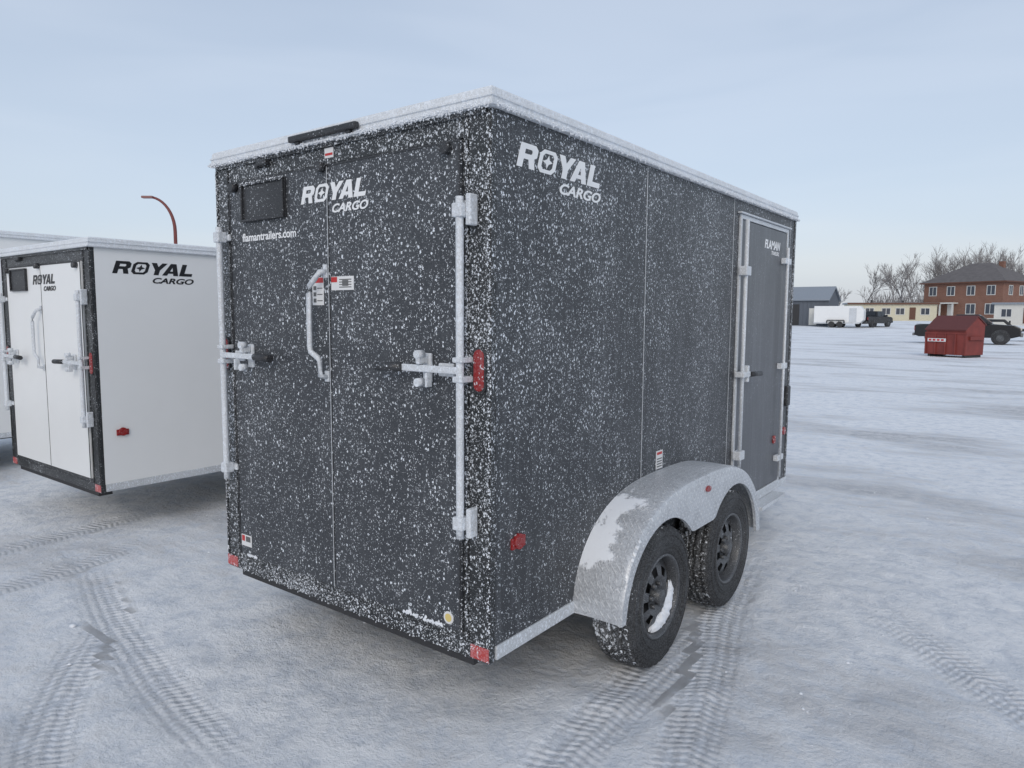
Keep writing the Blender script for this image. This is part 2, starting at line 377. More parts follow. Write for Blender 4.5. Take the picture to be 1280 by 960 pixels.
    for x in (-.052,-W+.052):
        bm=bmesh.new(); n=14; prof=[]
        for i in range(n+1):
            t=math.pi*i/n; prof.append((x+.025*math.cos(t),zc+.055+.025*math.sin(t)))
        for i in range(n+1):
            t=math.pi+math.pi*i/n; prof.append((x+.025*math.cos(t),zc-.055+.025*math.sin(t)))
        prism(bm,prof,-.012,0); fin(bm,'tail_lamp',E,['red'],False,.004)
        prof2=[(x+(a-x)*1.36,zc+(b_-zc)*1.11) for a,b_ in prof]
        bm=bmesh.new(); prism(bm,prof2,-.0075,0); fin(bm,'tail_lamp_gasket',E,['blk'])
    boxes('corner_reflector',[(-.095,-.004,-.006,-.002,zb-.012,zb+.042),(-W+.004,-W+.095,-.006,-.002,zb-.012,zb+.042)],'redref',E)
    def stk(x0,x1,z0,z1,mt='sticker',y=-.0135): boxes('sticker',[(x0,x1,y,y+.0015,z0,z1)],mt,E)
    if detail:
        stk(mid-.12,mid-.04,zc+.25,zc+.375); stk(mid-.118,mid-.042,zc+.350,zc+.373,'stick_red',-.0145)
        for i in range(3): stk(mid-.112,mid-.092,zc+.262+i*.028,zc+.280+i*.028,'stick_grey',-.0145); stk(mid-.085,mid-.048,zc+.268+i*.028,zc+.272+i*.028,'stick_grey',-.0145)
        stk(mid+.015,mid+.165,zc+.315,zc+.375); stk(mid+.016,mid+.055,zc+.35,zc+.373,'stick_red',-.0145)
        for i in range(4): stk(mid+.07,mid+.15,zc+.326+i*.011,zc+.330+i*.011,'stick_grey',-.0145)
        stk(mid+.09,mid+.13,zc+.333,zc+.358,'stick_grey',-.0148)
        stk(mid-.03,mid+.03,zt-.065,zt-.022,'sticker',-.0016); stk(mid-.025,mid+.025,zt-.055,zt-.045,'stick_red',-.0028)
        stk(-W+.155,-W+.245,zb+.125,zb+.185); stk(-W+.16,-W+.185,zb+.15,zb+.18,'stick_red',-.0145); stk(-W+.195,-W+.235,zb+.15,zb+.178,'stick_grey',-.0145)
        bm=bmesh.new(); addtube(bm,[(-.205,-.0125,zb+.122),(-.205,-.0145,zb+.122)],.026,24); fin(bm,'round_sticker',E,['sticker'])
        bm=bmesh.new(); addtube(bm,[(-.205,-.0145,zb+.122),(-.205,-.0155,zb+.122)],.017,24); fin(bm,'round_sticker_centre',E,['yellow'])
        text(E,'rear','flamantrailers.com',-W+.25,-W+.685,zt-.392,.040,-.0145,textm,.02,name='web_lettering')
        boxes('side_sticker',[(.0005,.002,1.42,1.50,zb+.51,zb+.61)],'sticker',E)
        boxes('side_sticker_print',[(.0021,.003,1.43,1.49,zb+.588,zb+.602)],'stick_red',E)
        boxes('side_sticker_lines',[(.0021,.003,1.43,1.49,zb+.52+i*.014,zb+.526+i*.014) for i in range(4)],'stick_grey',E)
    logo(E,'rear',-W+.725,-W+1.185,zt-.252,zt-.176,-.0135,textm)
    text(E,'rear','CARGO',-W+.94,-W+1.175,zt-.305,.038,-.0145,textm,.03,.3,name='cargo_lettering')
    logo(E,'side',.15,.80,zt-.182,zt-.088,.001,textm)
    text(E,'side','CARGO',.44,.775,zt-.245,.045,.001,textm,.03,.3,name='cargo_lettering_side')
    y=1.245
    seams=[]
    while y<L-.1: seams.append(y); y+=1.22
    if detail:
        for s_ in ((.0005,.0022),(-W-.0022,-W-.0005)):
            boxes('panel_seam',[(s_[0],s_[1],q-.002,q+.002,zb+.05,zt) for q in seams],'alu',E)
    boxes('bottom_rail',[(-.01,.008,.033,L,zb-.012,zb+.0445),(-W-.008,-W+.01,.033,L,zb-.012,zb+.0445)],'alu',E,.003)
    boxes('front_corner_trim',[(-.02,.006,L-.03,L+.006,zb+.046,zt-.001),(-W-.006,-W+.02,L-.03,L+.006,zb+.046,zt-.001)],'alu' if not detail else 'frame',E,.003)
    for yy,zz in ((.17,.435),(L-.12,.435)):
        bm=bmesh.new(); addtube(bm,[(.0,yy,zb+zz),(.02,yy,zb+zz)],.032,18); addbox(bm,(.0,.012,yy-.045,yy+.045,zb+zz-.028,zb+zz+.018)); fin(bm,'side_marker_lamp',E,['red'],False,.003)
    if sidedoor:
        a,b_=2.56,3.60; c,d_=.40,2.365
        boxes('side_door_frame',[(0,.016,a,a+.028,c,d_),(0,.016,b_-.028,b_,c,d_),(0,.0155,a+.028,b_-.028,d_-.028,d_),(0,.0155,a+.028,b_-.028,c,c+.03)],'alu',E,.003)
        boxes('side_door_panel',[(0,.012,a+.033,b_-.033,c+.035,d_-.033)],sdoor,E,.003)
        boxes('side_door_awning',[(0,.03,a-.03,b_+.03,d_+.002,d_+.014)],'alu',E,.004)
        tube('side_lock_bar',[(.05,a+.02,.70),(.05,a+.02,2.33)],.0135,'rod',E)
        tube('side_hinge_bar',[(.045,3.50,.47),(.045,3.50,2.22)],.011,'rod',E)
        for z in (2.0,.78): boxes('side_bar_bracket',[(.016,.07,a-.02,a+.07,z-.03,z+.03)],'rod',E,.005)
        for z in (2.12,.62,1.33): boxes('side_hinge',[(.012,.05,3.44,3.58,z-.022,z+.022)],'rod',E,.005)
        boxes('side_latch',[(.016,.08,a-.03,a+.10,1.305,1.34),(.04,.075,a+.06,a+.09,1.27,1.38)],'rod',E,.005)
        tube('side_latch_grip',[(.075,a+.1,1.32),(.085,a+.29,1.315)],.017,'blk',E)
        text(E,'side','FLAMAN',3.05,3.40,2.19,.062,.0125,textm,.03,.2,name='dealer_lettering')
        text(E,'side','TRAILERS',3.2,3.38,2.15,.028,.0125,textm,.01,.2,name='dealer_lettering_small')
        boxes('side_door_step',[(.0,.10,2.95,3.5,zb-.04,zb-.015)],'alu',E)
        boxes('side_amber_lamp',[(.012,.03,3.40,3.44,.74,.80)],'red',E,.006)
        boxes('side_vent',[(.0,.035,3.68,3.76,1.0,1.16)],'blk',E,.01)
    R=wheels_R; y0=axles[0]-.44; y1=axles[-1]+.47; c=(y0+y1)/2; hw=(y1-y0)/2
    for sd in (1,-1):
        X=lambda v:(v if sd>0 else -W-v)
        for i,ya in enumerate(axles): wheel(E,X(.132),ya,R,R,sd,snow=(sd>0 and i==0))
        bm=bmesh.new(); N=96; rows=[]
        for i in range(N+1):
            t=-1+2*i/N; t=math.copysign(1-(1-abs(t))**1.6,t)
            yy=c+t*hw
            zz=zb-.01+(.87-.36)*max(0,(1-abs(t)**3.0))**(1/2.1)
            lo=zb-.01
            for ya in axles:
                dd=abs(yy-ya)
                if dd<.405: lo=max(lo,.33+math.sqrt(.405**2-dd**2))
            if axles[0]<yy<axles[-1]: lo=max(lo,.60)
            lo=min(lo,zz-.02) if zz-.02>zb-.02 else zz-.001
            rows.append([bm.verts.new((X(.0),yy,zz)),bm.verts.new((X(.10),yy,zz+.003)),bm.verts.new((X(.228),yy,zz)),bm.verts.new((X(.243),yy,zz-.006)),bm.verts.new((X(.250),yy,zz-.018 if zz-.018>lo else lo)),bm.verts.new((X(.252),yy,lo)),bm.verts.new((X(.236),yy,lo))])
        for a_,b2 in zip(rows,rows[1:]):
            for j in range(6):
                f=bm.faces.new((a_[j],a_[j+1],b2[j+1],b2[j])); f.smooth=True
        o=fin(bm,'fender',E,['fender'])
        md=o.modifiers.new('sol','SOLIDIFY'); md.thickness=.004; md.offset=0
        es=o.modifiers.new('es','EDGE_SPLIT'); es.split_angle=.6
        bm=bmesh.new(); n=12
        prof=[(c+.02+.03*math.cos(2*math.pi*i/n),.79+.016*math.sin(2*math.pi*i/n)) for i in range(n)]
        f0=X(.252);f1=X(.262); prism(bm,prof,min(f0,f1),max(f0,f1),axis='x'); fin(bm,'fender_marker_lamp',E,['red'])
        boxes('fender_brace',[(min(X(.0),X(.24)),max(X(.0),X(.24)),y0+.012,y0+.03,zb,zb+.03)],'steel',E)
    bm=bmesh.new()
    for ya in axles: addtube(bm,[(-W-.06,ya,R-.02),(.06,ya,R-.02)],.038,12)
    fin(bm,'axle',E,['steel'])
    fr=[(-W+.25,-W+.30,.05,L,zb-.06,zb+.04),(-.30,-.25,.05,L,zb-.06,zb+.04)]
    fr+=[(-W+.301,-.301,.3+i*.6,.34+i*.6,zb-.05,zb+.04) for i in range(int(L/.6))]
    boxes('chassis_frame',fr,'steel',E)
    bm=bmesh.new()
    addtube(bm,[(-W+.25,L,zb),(-W/2-.04,L+1.5,zb+.02)],.04,4); addtube(bm,[(-.25,L,zb),(-W/2+.04,L+1.5,zb+.02)],.04,4)
    addbox(bm,(-W/2-.06,-W/2+.06,L+1.42,L+1.75,zb,zb+.09))
    addtube(bm,[(-W/2+.12,L+1.15,.02),(-W/2+.12,L+1.15,zb+.5)],.03,10)
    addbox(bm,(-W/2+.04,-W/2+.20,L+1.07,L+1.23,.0,.03))
    fin(bm,'tongue_and_jack',E,['steel'])
    return E

trailer('enclosed_cargo_trailer',(0,0,0),1.83,3.8145,.3665,2.4535,.075,'char','door','sdoor','wht_txt',[1.04,1.95])
trailer('white_cargo_trailer',(-3.97,.25,0),1.78,4.3,.3665,2.185,.075,'white','white','white','blk_txt',[2.6],sidedoor=False,detail=False)
trailer('white_cargo_trailer.001',(-7.3,-3.1,0),2.0,5.0,.3665,2.50,.075,'white','white','white','blk_txt',[1.9,2.75],sidedoor=False,detail=False)

# ------------------------------------------------------------ camera
CP=Vector((1.6607,-2.0555,1.7037)); yaw,pit,rol=.6494,.0966,.0053
fh=Vector((-math.sin(yaw),math.cos(yaw),0)); rt=Vector((math.cos(yaw),math.sin(yaw),0)); zz=Vector((0,0,1))
f_=math.cos(pit)*fh-math.sin(pit)*zz; u_=math.sin(pit)*fh+math.cos(pit)*zz
r2=math.cos(rol)*rt+math.sin(rol)*u_; u2=-math.sin(rol)*rt+math.cos(rol)*u_
cam=bpy.data.cameras.new('camera'); co=bpy.data.objects.new('camera',cam); COL.objects.link(co)
mw=Matrix((r2,u2,-f_)).transposed().to_4x4(); mw.translation=CP; co.matrix_world=mw
cam.sensor_width=36; cam.lens=885.8/1280*36; cam.clip_start=.05; cam.clip_end=8000
scene.camera=co

LOT=CP.copy(); LOT.z=0
def lot(depth,lat,z=0.): return LOT+fh*depth+rt*lat+Vector((0,0,z))
def face(p,extra=0.):
    d=p-LOT; return math.atan2(-d.x,d.y)+math.radians(extra)
def rise(x,y):
    d=(Vector((x,y,0))-LOT).dot(fh)
    t=min(1,max(0,(d-62)/55)); return 1.15*t*t*(3-2*t)
def on(depth,lat):
    p=lot(depth,lat); p.z=rise(p.x,p.y); return p

# ------------------------------------------------------------ snow ground
def axis(c):
    a=[]; v=0; s=.05
    while v<6.5: a.append(v); v+=s
    while v<3500: a.append(v); s*=1.08; v+=s
    return [c-q for q in a[:0:-1]]+[c+q for q in a]
xs=axis(-.8); ys=axis(.8)
# tyre tracks: x0,y0,angle,curvature,half width,half length
TR=[(.45,1.0,.25,.02,.10,2.1),(.25,.1,.06,.02,.10,1.8),(-2.1,-.46,1.37,.05,.10,1.6),(-4.3,-.3,.10,.03,.10,1.3),(-3.4,-.9,.2,.03,.10,1.6),(3.4,3.6,.50,.02,.12,4.),(4.6,3.0,.52,.02,.12,4.),(-1.6,-1.0,1.1,.12,.1,1.3),(2.2,1.2,.9,.05,.11,2.)]
TC=[(x0,y0,math.cos(a),math.sin(a),k,hw,hl) for x0,y0,a,k,hw,hl in TR]
nz=noise.noise
def hv(x,y,z): return nz(Vector((x,y,z)))
def sst(a,b,v):
    t=min(1,max(0,(v-a)/(b-a))); return t*t*(3-2*t)
def height(x,y,tr=None):
    dd=math.hypot(x+.8,y-.8); h=0; best=(1.,0.,0.)
    if dd<60:
        fade=1-dd/60
        h=(hv(x*.5,y*.5,0)*.020+hv(x*1.7,y*1.7,3)*.010)*fade
    if dd<12:
        f2=1-dd/12
        h+=(hv(x*4.3,y*4.3,5)*.006+hv(x*9,y*9,8)*.005+sst(.10,.20,hv(x*2.3,y*2.9,15))*.007+sst(.18,.28,hv(x*5.1,y*4.2,25))*.009)*f2
        wob=hv(x*.8,y*.8,9)*.06
        for x0,y0,ca,sa,k,hw,hl in TC:
            dx=x-x0; dy=y-y0; v=-dx*sa+dy*ca; u=dx*ca+dy*sa-k*v*v+wob
            m_=sst(hl,hl*.5,abs(v))*sst(hw+.06,hw-.03,abs(u))
            if m_>best[2] or (best[2]==0 and abs(u)<abs(best[0])): best=(u,v,m_)
        h-=.014*best[2]
    return h-.008+rise(x,y),best
verts=[];faces=[];trk=[]
for y in ys:
    for x in xs:
        h,b_=height(x,y); verts.append((x,y,h)); trk.append(b_)
nx=len(xs)
for j in range(len(ys)-1):
    for i in range(nx-1):
        a=j*nx+i; faces.append((a,a+1,a+nx+1,a+nx))
me=bpy.data.meshes.new('snow_ground'); me.from_pydata(verts,[],faces)
me.polygons.foreach_set('use_smooth',[True]*len(me.polygons))
at=me.attributes.new('track','FLOAT_VECTOR','POINT'); at.data.foreach_set('vector',[c for t in trk for c in t])
m,T,b,tc=newmat('packed_snow_and_ice')
low=T.noise(T.mapping(tc,(.20,.46,1),(0,0,-yaw),(3.1,1.7,0)),1.,6,.70,.2)
fine=T.noise(tc,6.5,7,.76)
ice=T.ramp(T.M('ADD',T.M('MULTIPLY',low,.70),T.M('MULTIPLY',fine,.30)),.485,.60)
tk=T.new('ShaderNodeAttribute',attribute_name='track'); ts=T.sep(tk.outputs['Vector'])
tread=T.M('MULTIPLY',T.M('ADD',T.M('SINE',T.M('ADD',T.M('MULTIPLY',ts[1],150.),T.M('MULTIPLY',T.M('ABSOLUTE',ts[0]),60.))),T.M('SINE',T.M('MULTIPLY',ts[0],120.))),ts[2])
pt=T.ramp(fine,.40,.54,.25,1.)
tread=T.M('MULTIPLY',tread,pt)
col=T.mix(T.ramp(fine,.32,.60),(.66,.70,.76),(.88,.895,.915))
icec=T.mix(T.ramp(fine,.36,.60),(.30,.30,.31),(.56,.56,.57))
col=T.mix(T.M('MULTIPLY',ice,.68),col,icec)
col=T.mix(T.M('MULTIPLY',ts[2],.24),col,(.36,.375,.41))
T.l.new(col,b.inputs['Base Color'])
T.l.new(T.ramp(ice,0,1,.92,.72),b.inputs['Roughness'])
b.inputs['Specular IOR Level'].default_value=.2
H=T.M('ADD',T.M('MULTIPLY',fine,3.6),T.M('MULTIPLY',tread,.34))
T.l.new(T.bump(H,.85,.014),b.inputs['Normal'])
M['ground']=m
obj('snow_ground',me,None,['ground'])
rnd=random.Random(11); bm=bmesh.new()
for i in range(500):
    a=rnd.uniform(0,6.283); r=1.0+5.5*rnd.random()**.8
    x=-.2+math.cos(a)*r; y=.2+math.sin(a)*r
    if rnd.random()<.7 and hv(x*.9,y*.9,40)<.08: continue
    h,_=height(x,y); s_=rnd.uniform(.003,.010)*(1.8 if rnd.random()<.04 else 1)
    o=bmesh.ops.create_icosphere(bm,subdivisions=1,radius=1)
    q=Vector((x,y,h))
    for v in o['verts']:
        n_=1+.45*nz(v.co*1.7+Vector((i,0,0)))
        v.co=q+Vector((v.co.x*s_*1.4*n_,v.co.y*s_*1.2*n_,v.co.z*s_*.6*n_+s_*.15))
fin(bm,'snow_crumbs',None,['snow'],True)

# ------------------------------------------------------------ street lamp (red curved pole)
M['redpole']=plain('red_painted_pole',(.16,.035,.03),.5)
lp=on(29,-13.6); SL=empty('street_lamp',lp,math.atan2(rt.y,rt.x))
pts=[(0,0,0),(0,0,5.0)]
for i in range(1,11):
    t=i/10*math.pi*.46; pts.append((-1.0*(1-math.cos(t)),0,5.0+1.35*math.sin(t)))
tube('pole',pts,.07,'redpole',SL,taper=.045)
e=Vector(pts[-1])
boxes('lamp_head',[(e.x-.40,e.x+.05,-.10,.10,e.z-.04,e.z+.05)],plain('lamp_head_grey',(.25,.12,.11),.5),SL,.02)
boxes('base_plate',[(-.2,.2,-.2,.2,0,.05)],'steel',SL)

# ------------------------------------------------------------ dumpster
M['dump']=plain('red_dumpster_paint',(.20,.036,.028),.65,var=.4,vs=2.5)
M['dumplid']=plain('dumpster_lid',(.11,.025,.022),.6)
p=on(31.2,19.45); D=empty('dumpster',p,face(p,-30))
bm=bmesh.new(); w=1.72
prism(bm,[(-.65,.1),(.65,.1),(.7,1.38),(.1,1.72),(-.7,1.18)],-w/2,w/2,axis='x')
fin(bm,'bin',D,['dump'],False,.01)
bm=bmesh.new(); prism(bm,[(-.78,1.15),(-.78,1.20),(.1,1.80),(.78,1.40),(.78,1.35),(.1,1.735)],-w/2-.03,w/2+.03,axis='x'); fin(bm,'lid',D,['dumplid'],False,.01)
rb=[(-w/2-.04,w/2+.04,-.72,-.66,1.0,1.07)]+[(-w/2+i*w/4-.03,-w/2+i*w/4+.03,-.715,-.63,.1,1.0) for i in range(5)]
boxes('ribs',rb,'dump',D)
boxes('fork_pocket',[(w/2,w/2+.09,-.5,.5,.75,.9),(-w/2-.09,-w/2,-.5,.5,.75,.9)],'dump',D)
boxes('skids',[(-.8,-.7,-.6,.6,0,.1),(.7,.8,-.6,.6,0,.1)],'steel',D)
boxes('label',[(-.75,.05,-.745,-.74,.66,.80)],'sticker',D)
boxes('label_print',[(-.70+i*.18,-.58+i*.18,-.75,-.746,.69,.77) for i in range(4)],'stick_red',D)

# ------------------------------------------------------------ pickup trucks
M['carblk']=plain('black_car_paint',(.012,.012,.014),.25)
M['glass']=plain('dark_glass',(.02,.024,.03),.08)
M['chrome']=plain('chrome_trim',(.22,.22,.22),.3,.8)
M['amb']=plain('lamp_lens',(.6,.55,.5),.2)
def pickup(name,p,rot):
    E=empty(name,p,rot); h=.98
    bm=bmesh.new()
    prism(bm,[(-2.95,.55),(-2.95,1.22),(-.75,1.26),(-.6,1.30),(1.35,1.30),(2.55,1.22),(2.88,1.05),(2.92,.55),(2.45,.42),(-2.7,.45)],-h,h)
    fin(bm,'body',E,['carblk'],False,.05)
    bm=bmesh.new()
    lo=[(-.85,1.27),(1.42,1.27)]; hi=[(-.62,1.92),(.62,1.92)]
    q=[bm.verts.new(v) for v in ((lo[0][0],-h+.04,lo[0][1]),(lo[1][0],-h+.04,lo[1][1]),(lo[1][0],h-.04,lo[1][1]),(lo[0][0],h-.04,lo[0][1]),(hi[0][0],-h+.2,hi[0][1]),(hi[1][0],-h+.2,hi[1][1]),(hi[1][0],h-.2,hi[1][1]),(hi[0][0],h-.2,hi[0][1]))]
    for f in ((0,3,2,1),(4,5,6,7),(0,1,5,4),(1,2,6,5),(2,3,7,6),(3,0,4,7)): bm.faces.new([q[i] for i in f])
    fin(bm,'cab',E,['carblk'],False,.05)
    bm=bmesh.new()
    for sy in (-1,1):
        def P(x,z):
            t=(z-1.27)/.65; return (x,sy*((h-.04)-(.16)*t+.012),z)
        for a in ([(-.70,1.34),(.10,1.34),(.10,1.82),(-.58,1.82)],[(.2,1.34),(1.15,1.34),(.62,1.82),(.2,1.82)]):
            bm.faces.new([bm.verts.new(P(*c)) for c in a])
    bm.faces.new([bm.verts.new(c) for c in ((1.36,-.8,1.36),(1.36,.8,1.36),(.74,.7,1.86),(.74,-.7,1.86))])
    bm.faces.new([bm.verts.new(c) for c in ((-.85,-.7,1.38),(-.85,.7,1.38),(-.67,.62,1.84),(-.67,-.62,1.84))])
    fin(bm,'windows',E,['glass'])
    boxes('bed_cavity_cover',[(-2.88,-.9,-.86,.86,1.24,1.275)],'blk',E)
    boxes('front_bumper',[(2.86,3.02,-.95,.95,.5,.75)],'chrome',E,.03); boxes('rear_bumper',[(-3.08,-2.94,-.9,.9,.5,.68)],'chrome',E,.03)
    boxes('headlamps',[(2.80,2.93,-.93,-.6,.9,1.08),(2.80,2.93,.6,.93,.9,1.08)],'amb',E,.02)
    boxes('tail_lamps',[(-2.97,-2.9,-.97,-.84,.85,1.15),(-2.97,-2.9,.84,.97,.85,1.15)],'red',E,.01)
    boxes('mirrors',[(1.05,1.2,-1.18,-.96,1.28,1.48),(1.05,1.2,.96,1.18,1.28,1.48)],'carblk',E,.02)
    for x in (-1.85,1.85):
        for sy in (-1,1):
            bm=bmesh.new()
            rr=[(.0,.22),(.0,.38),(.03,.41),(.22,.41),(.25,.38),(.25,.22)]
            n=28; rings=[]
            for (a,r) in rr:
                rings.append([bm.verts.new((x+math.cos(2*math.pi*k/n)*r,sy*(.78+a),.41+math.sin(2*math.pi*k/n)*r)) for k in range(n)])
            for A,B in zip(rings,rings[1:]):
                for k in range(n): bm.faces.new((A[k],A[(k+1)%n],B[(k+1)%n],B[k]))
            fin(bm,'tyre',E,['tyre'])
            bm=bmesh.new(); addtube(bm,[(x,sy*.8,.41),(x,sy*1.005,.41)],.23,18); addtube(bm,[(x,sy*1.0,.41),(x,sy*1.02,.41)],.07,12); fin(bm,'wheel_rim',E,['rim'])
            bm=bmesh.new(); addtube(bm,[(x,sy*.70,.46),(x,sy*.992,.46)],.50,28); fin(bm,'wheel_arch',E,['blk'])
    return E
p=on(47,30.1); pickup('pickup_truck',p,face(p,-4))
p=on(88,44.6); pickup('pickup_truck.001',p,face(p,62))

p=on(86,39.5)
FT=empty('white_enclosed_trailer',p,face(p,-8))
bm=bmesh.new(); prism(bm,[(-2.7,.5),(2.3,.5),(2.75,.9),(2.75,2.0),(2.3,2.55),(-2.7,2.55)],-1.05,1.05); fin(bm,'body',FT,['white'],False,.04)
boxes('lower_trim',[(-2.72,2.35,-1.07,-1.05,.45,.62)],'alu',FT); boxes('side_door',[(1.2,2.0,-1.07,-1.05,.65,2.3)],'alu',FT,.01)
boxes('fender',[(-1.2,.7,-1.25,-1.05,.82,.90),(-1.25,-1.15,-1.25,-1.05,.5,.82),(.65,.75,-1.25,-1.05,.5,.82)],'steel',FT,.02)
bm=bmesh.new()
for x in (-.7,.2):
    for yy in (-1.2,.98):
        addtube(bm,[(x,yy,.36),(x,yy+.22,.36)],.36,20)
addtube(bm,[(2.5,0,.5),(4.1,0,.55)],.07,6); addtube(bm,[(3.7,.15,0),(3.7,.15,1.0)],.05,8)
fin(bm,'wheels_and_tongue',FT,['steel'])

p=on(52,38.6); FD=empty('flatbed_trailer',p,face(p,-4))
boxes('deck',[(-1.6,5.,-1.2,1.2,.75,.9),(-1.6,5.,-1.24,-1.2,.72,.93)],'blk',FD,.01)
bm=bmesh.new(); addtube(bm,[(-1.5,0,.85),(-2.2,0,1.5),(-3.2,0,1.5)],.12,6); addtube(bm,[(-3.1,0,1.5),(-3.1,0,.95)],.07,8); addtube(bm,[(-1.9,.5,0),(-1.9,.5,1.5)],.06,8)
for x in (2.2,3.1):
    for yy in (-1.15,.9): addtube(bm,[(x,yy,.38),(x,yy+.25,.38)],.38,20)
fin(bm,'gooseneck_and_wheels',FD,['steel'])

# ------------------------------------------------------------ buildings
def brick_mat(name,c1,c2,mo,sc):
    m,T,b,tc=newmat(name)
    s=T.sep(tc)
    cb=T.new('ShaderNodeCombineXYZ'); T.l.new(T.M('ADD',s[0],s[1]),cb.inputs[0]); T.l.new(s[2],cb.inputs[1])
    br=T.new('ShaderNodeTexBrick'); T.l.new(cb.outputs[0],br.inputs['Vector']); br.inputs['Scale'].default_value=sc
    br.inputs['Color1'].default_value=(*c1,1); br.inputs['Color2'].default_value=(*c2,1); br.inputs['Mortar'].default_value=(*mo,1)
    n=T.noise(tc,.8,3)
    T.l.new(T.mix(T.ramp(n,.3,.8,0,.35),br.outputs['Color'],(c1[0]*.6,c1[1]*.6,c1[2]*.6)),b.inputs['Base Color']); b.inputs['Roughness'].default_value=.9
    return m
M['brick']=brick_mat('red_brick',(.24,.11,.07),(.19,.08,.055),(.25,.20,.17),2.2)
M['shingle']=plain('dark_shingle_roof',(.13,.12,.12),.9,var=.35,vs=2.)
M['pane']=plain('window_pane',(.05,.06,.08),.15)
M['wframe']=plain('white_window_frame',(.62,.62,.60),.6)
M['cream']=plain('cream_siding',(.60,.56,.43),.8)
M['shed']=plain('dark_grey_metal_siding',(.10,.115,.14),.6)
M['shedroof']=plain('shed_roof_frost',(.24,.27,.31),.6)
M['wsid']=plain('white_siding',(.62,.61,.57),.8)
M['brown']=plain('brown_door',(.12,.05,.03),.6)
def win(fr,pn,face,c,z,w,h,off):
    t=.10
    if face=='f':
        fr+= [(c-w/2-t,c+w/2+t,off-.06,off,z-t,z),(c-w/2-t,c+w/2+t,off-.06,off,z+h,z+h+t),(c-w/2-t,c-w/2,off-.06,off,z,z+h),(c+w/2,c+w/2+t,off-.06,off,z,z+h),(c-.04,c+.04,off-.05,off,z,z+h)]
        pn.append((c-w/2,c+w/2,off-.03,off+.001,z,z+h))
    else:
        fr+= [(off,off+.06,c-w/2-t,c+w/2+t,z-t,z),(off,off+.06,c-w/2-t,c+w/2+t,z+h,z+h+t),(off,off+.06,c-w/2-t,c-w/2,z,z+h),(off,off+.06,c+w/2,c+w/2+t,z,z+h),(off,off+.05,c-.04,c+.04,z,z+h)]
        pn.append((off-.001,off+.03,c-w/2,c+w/2,z,z+h))
p=on(118,77.2); Hh=empty('brick_house',p,face(p,-27))
w,d=6.1,5.4; fr=[];pn=[]
boxes('walls',[(-w,w,-d,d,-.5,6.3)],'brick',Hh)
boxes('foundation',[(-w-.05,w+.05,-d-.05,d+.05,-.5,.5)],'wsid',Hh)
bm=bmesh.new(); e=.55
V=[bm.verts.new(v) for v in ((-w-e,-d-e,6.25),(w+e,-d-e,6.25),(w+e,d+e,6.25),(-w-e,d+e,6.25),(-1.6,0,9.5),(1.6,0,9.5))]
for f in ((0,1,5,4),(1,2,5),(2,3,4,5),(3,0,4),(3,2,1,0)): bm.faces.new([V[i] for i in f])
fin(bm,'roof',Hh,['shingle'])
boxes('fascia',[(-w-e,w+e,-d-e-.03,-d-e+.1,6.08,6.27),(w+e-.1,w+e+.03,-d-e+.101,d+e,6.08,6.27)],'brown',Hh)
for c in (-4.6,-1.7,1.4,4.4): win(fr,pn,'f',c,4.2,1.1,1.35,-d)
for c in (-4.4,1.5,4.4): win(fr,pn,'f',c,1.2,1.3,1.5,-d)
for c in (-3.2,0,3.2): win(fr,pn,'r',c,4.2,1.0,1.35,w)
for c in (-3.2,3.2): win(fr,pn,'r',c,1.2,1.2,1.5,w)
boxes('window_frames',fr,'wframe',Hh); boxes('windows',pn,'pane',Hh)
boxes('door',[(-2.1,-1.1,-d-.06,-d+.02,.5,2.7)],'wframe',Hh); boxes('porch',[(-2.8,-.4,-d-1.5,-d-.07,2.8,3.0),(-2.7,-2.5,-d-1.4,-d-1.2,.46,2.79),(-.7,-.5,-d-1.4,-d-1.2,.46,2.79),(-2.8,-.4,-d-1.5,-d-.07,-.2,.45)],'wframe',Hh)
boxes('chimney',[(2.2,2.9,.8,1.5,8.0,9.7)],'brick',Hh)
p=on(122,64.4); B=empty('cream_bungalow',p,face(p,10)); fr=[];pn=[]
boxes('walls',[(-6.6,6.6,-3,3,-.5,2.75)],'cream',B)
boxes('roof',[(-6.9,6.9,-3.3,3.3,2.751,3.0)],'shedroof',B,.03); boxes('fascia',[(-6.9,6.9,-3.36,-3.301,2.7,2.98)],'brown',B)
for c in (-5.2,-3.4,-.9,1.2,4.9): win(fr,pn,'f',c,1.05,1.2,1.0,-3)
boxes('window_frames',fr,'wframe',B); boxes('windows',pn,'pane',B); boxes('door',[(2.6,3.5,-3.06,-2.98,.2,2.2)],'brown',B)
boxes('roof_vents',[(-3,-2.7,-1,-.7,3,3.5),(2,2.3,0,.3,3,3.4)],'steel',B)
p=on(96,70.2); B=empty('white_modular_building',p,face(p,-8)); fr=[];pn=[]
boxes('walls',[(-4,4,-2.6,2.6,-.5,2.75)],'wsid',B); boxes('roof',[(-4.3,4.3,-2.9,2.9,2.751,3.0)],'shedroof',B,.03)
for c in (-2.6,2.3): win(fr,pn,'f',c,1.1,1.1,1.0,-2.6)
boxes('window_frames',fr,'wframe',B); boxes('windows',pn,'pane',B); boxes('door',[(-.7,.25,-2.66,-2.58,.2,2.25)],'brown',B)
p=on(93,37.6); B=empty('dark_metal_shed',p,face(p,-14))
boxes('walls',[(-4,4,-3.,3.,-.5,3.1)],'shed',B)
bm=bmesh.new(); prism(bm,[(-3.3,3.05),(0,4.7),(3.3,3.05),(3.3,3.2),(0,4.9),(-3.3,3.2)],-4.2,4.2,axis='x'); fin(bm,'roof',B,['shedroof'])
bm=bmesh.new(); prism(bm,[(-2.99,3.1),(2.99,3.1),(0,4.65)],-3.98,3.98,axis='x'); fin(bm,'gable',B,['shed'])
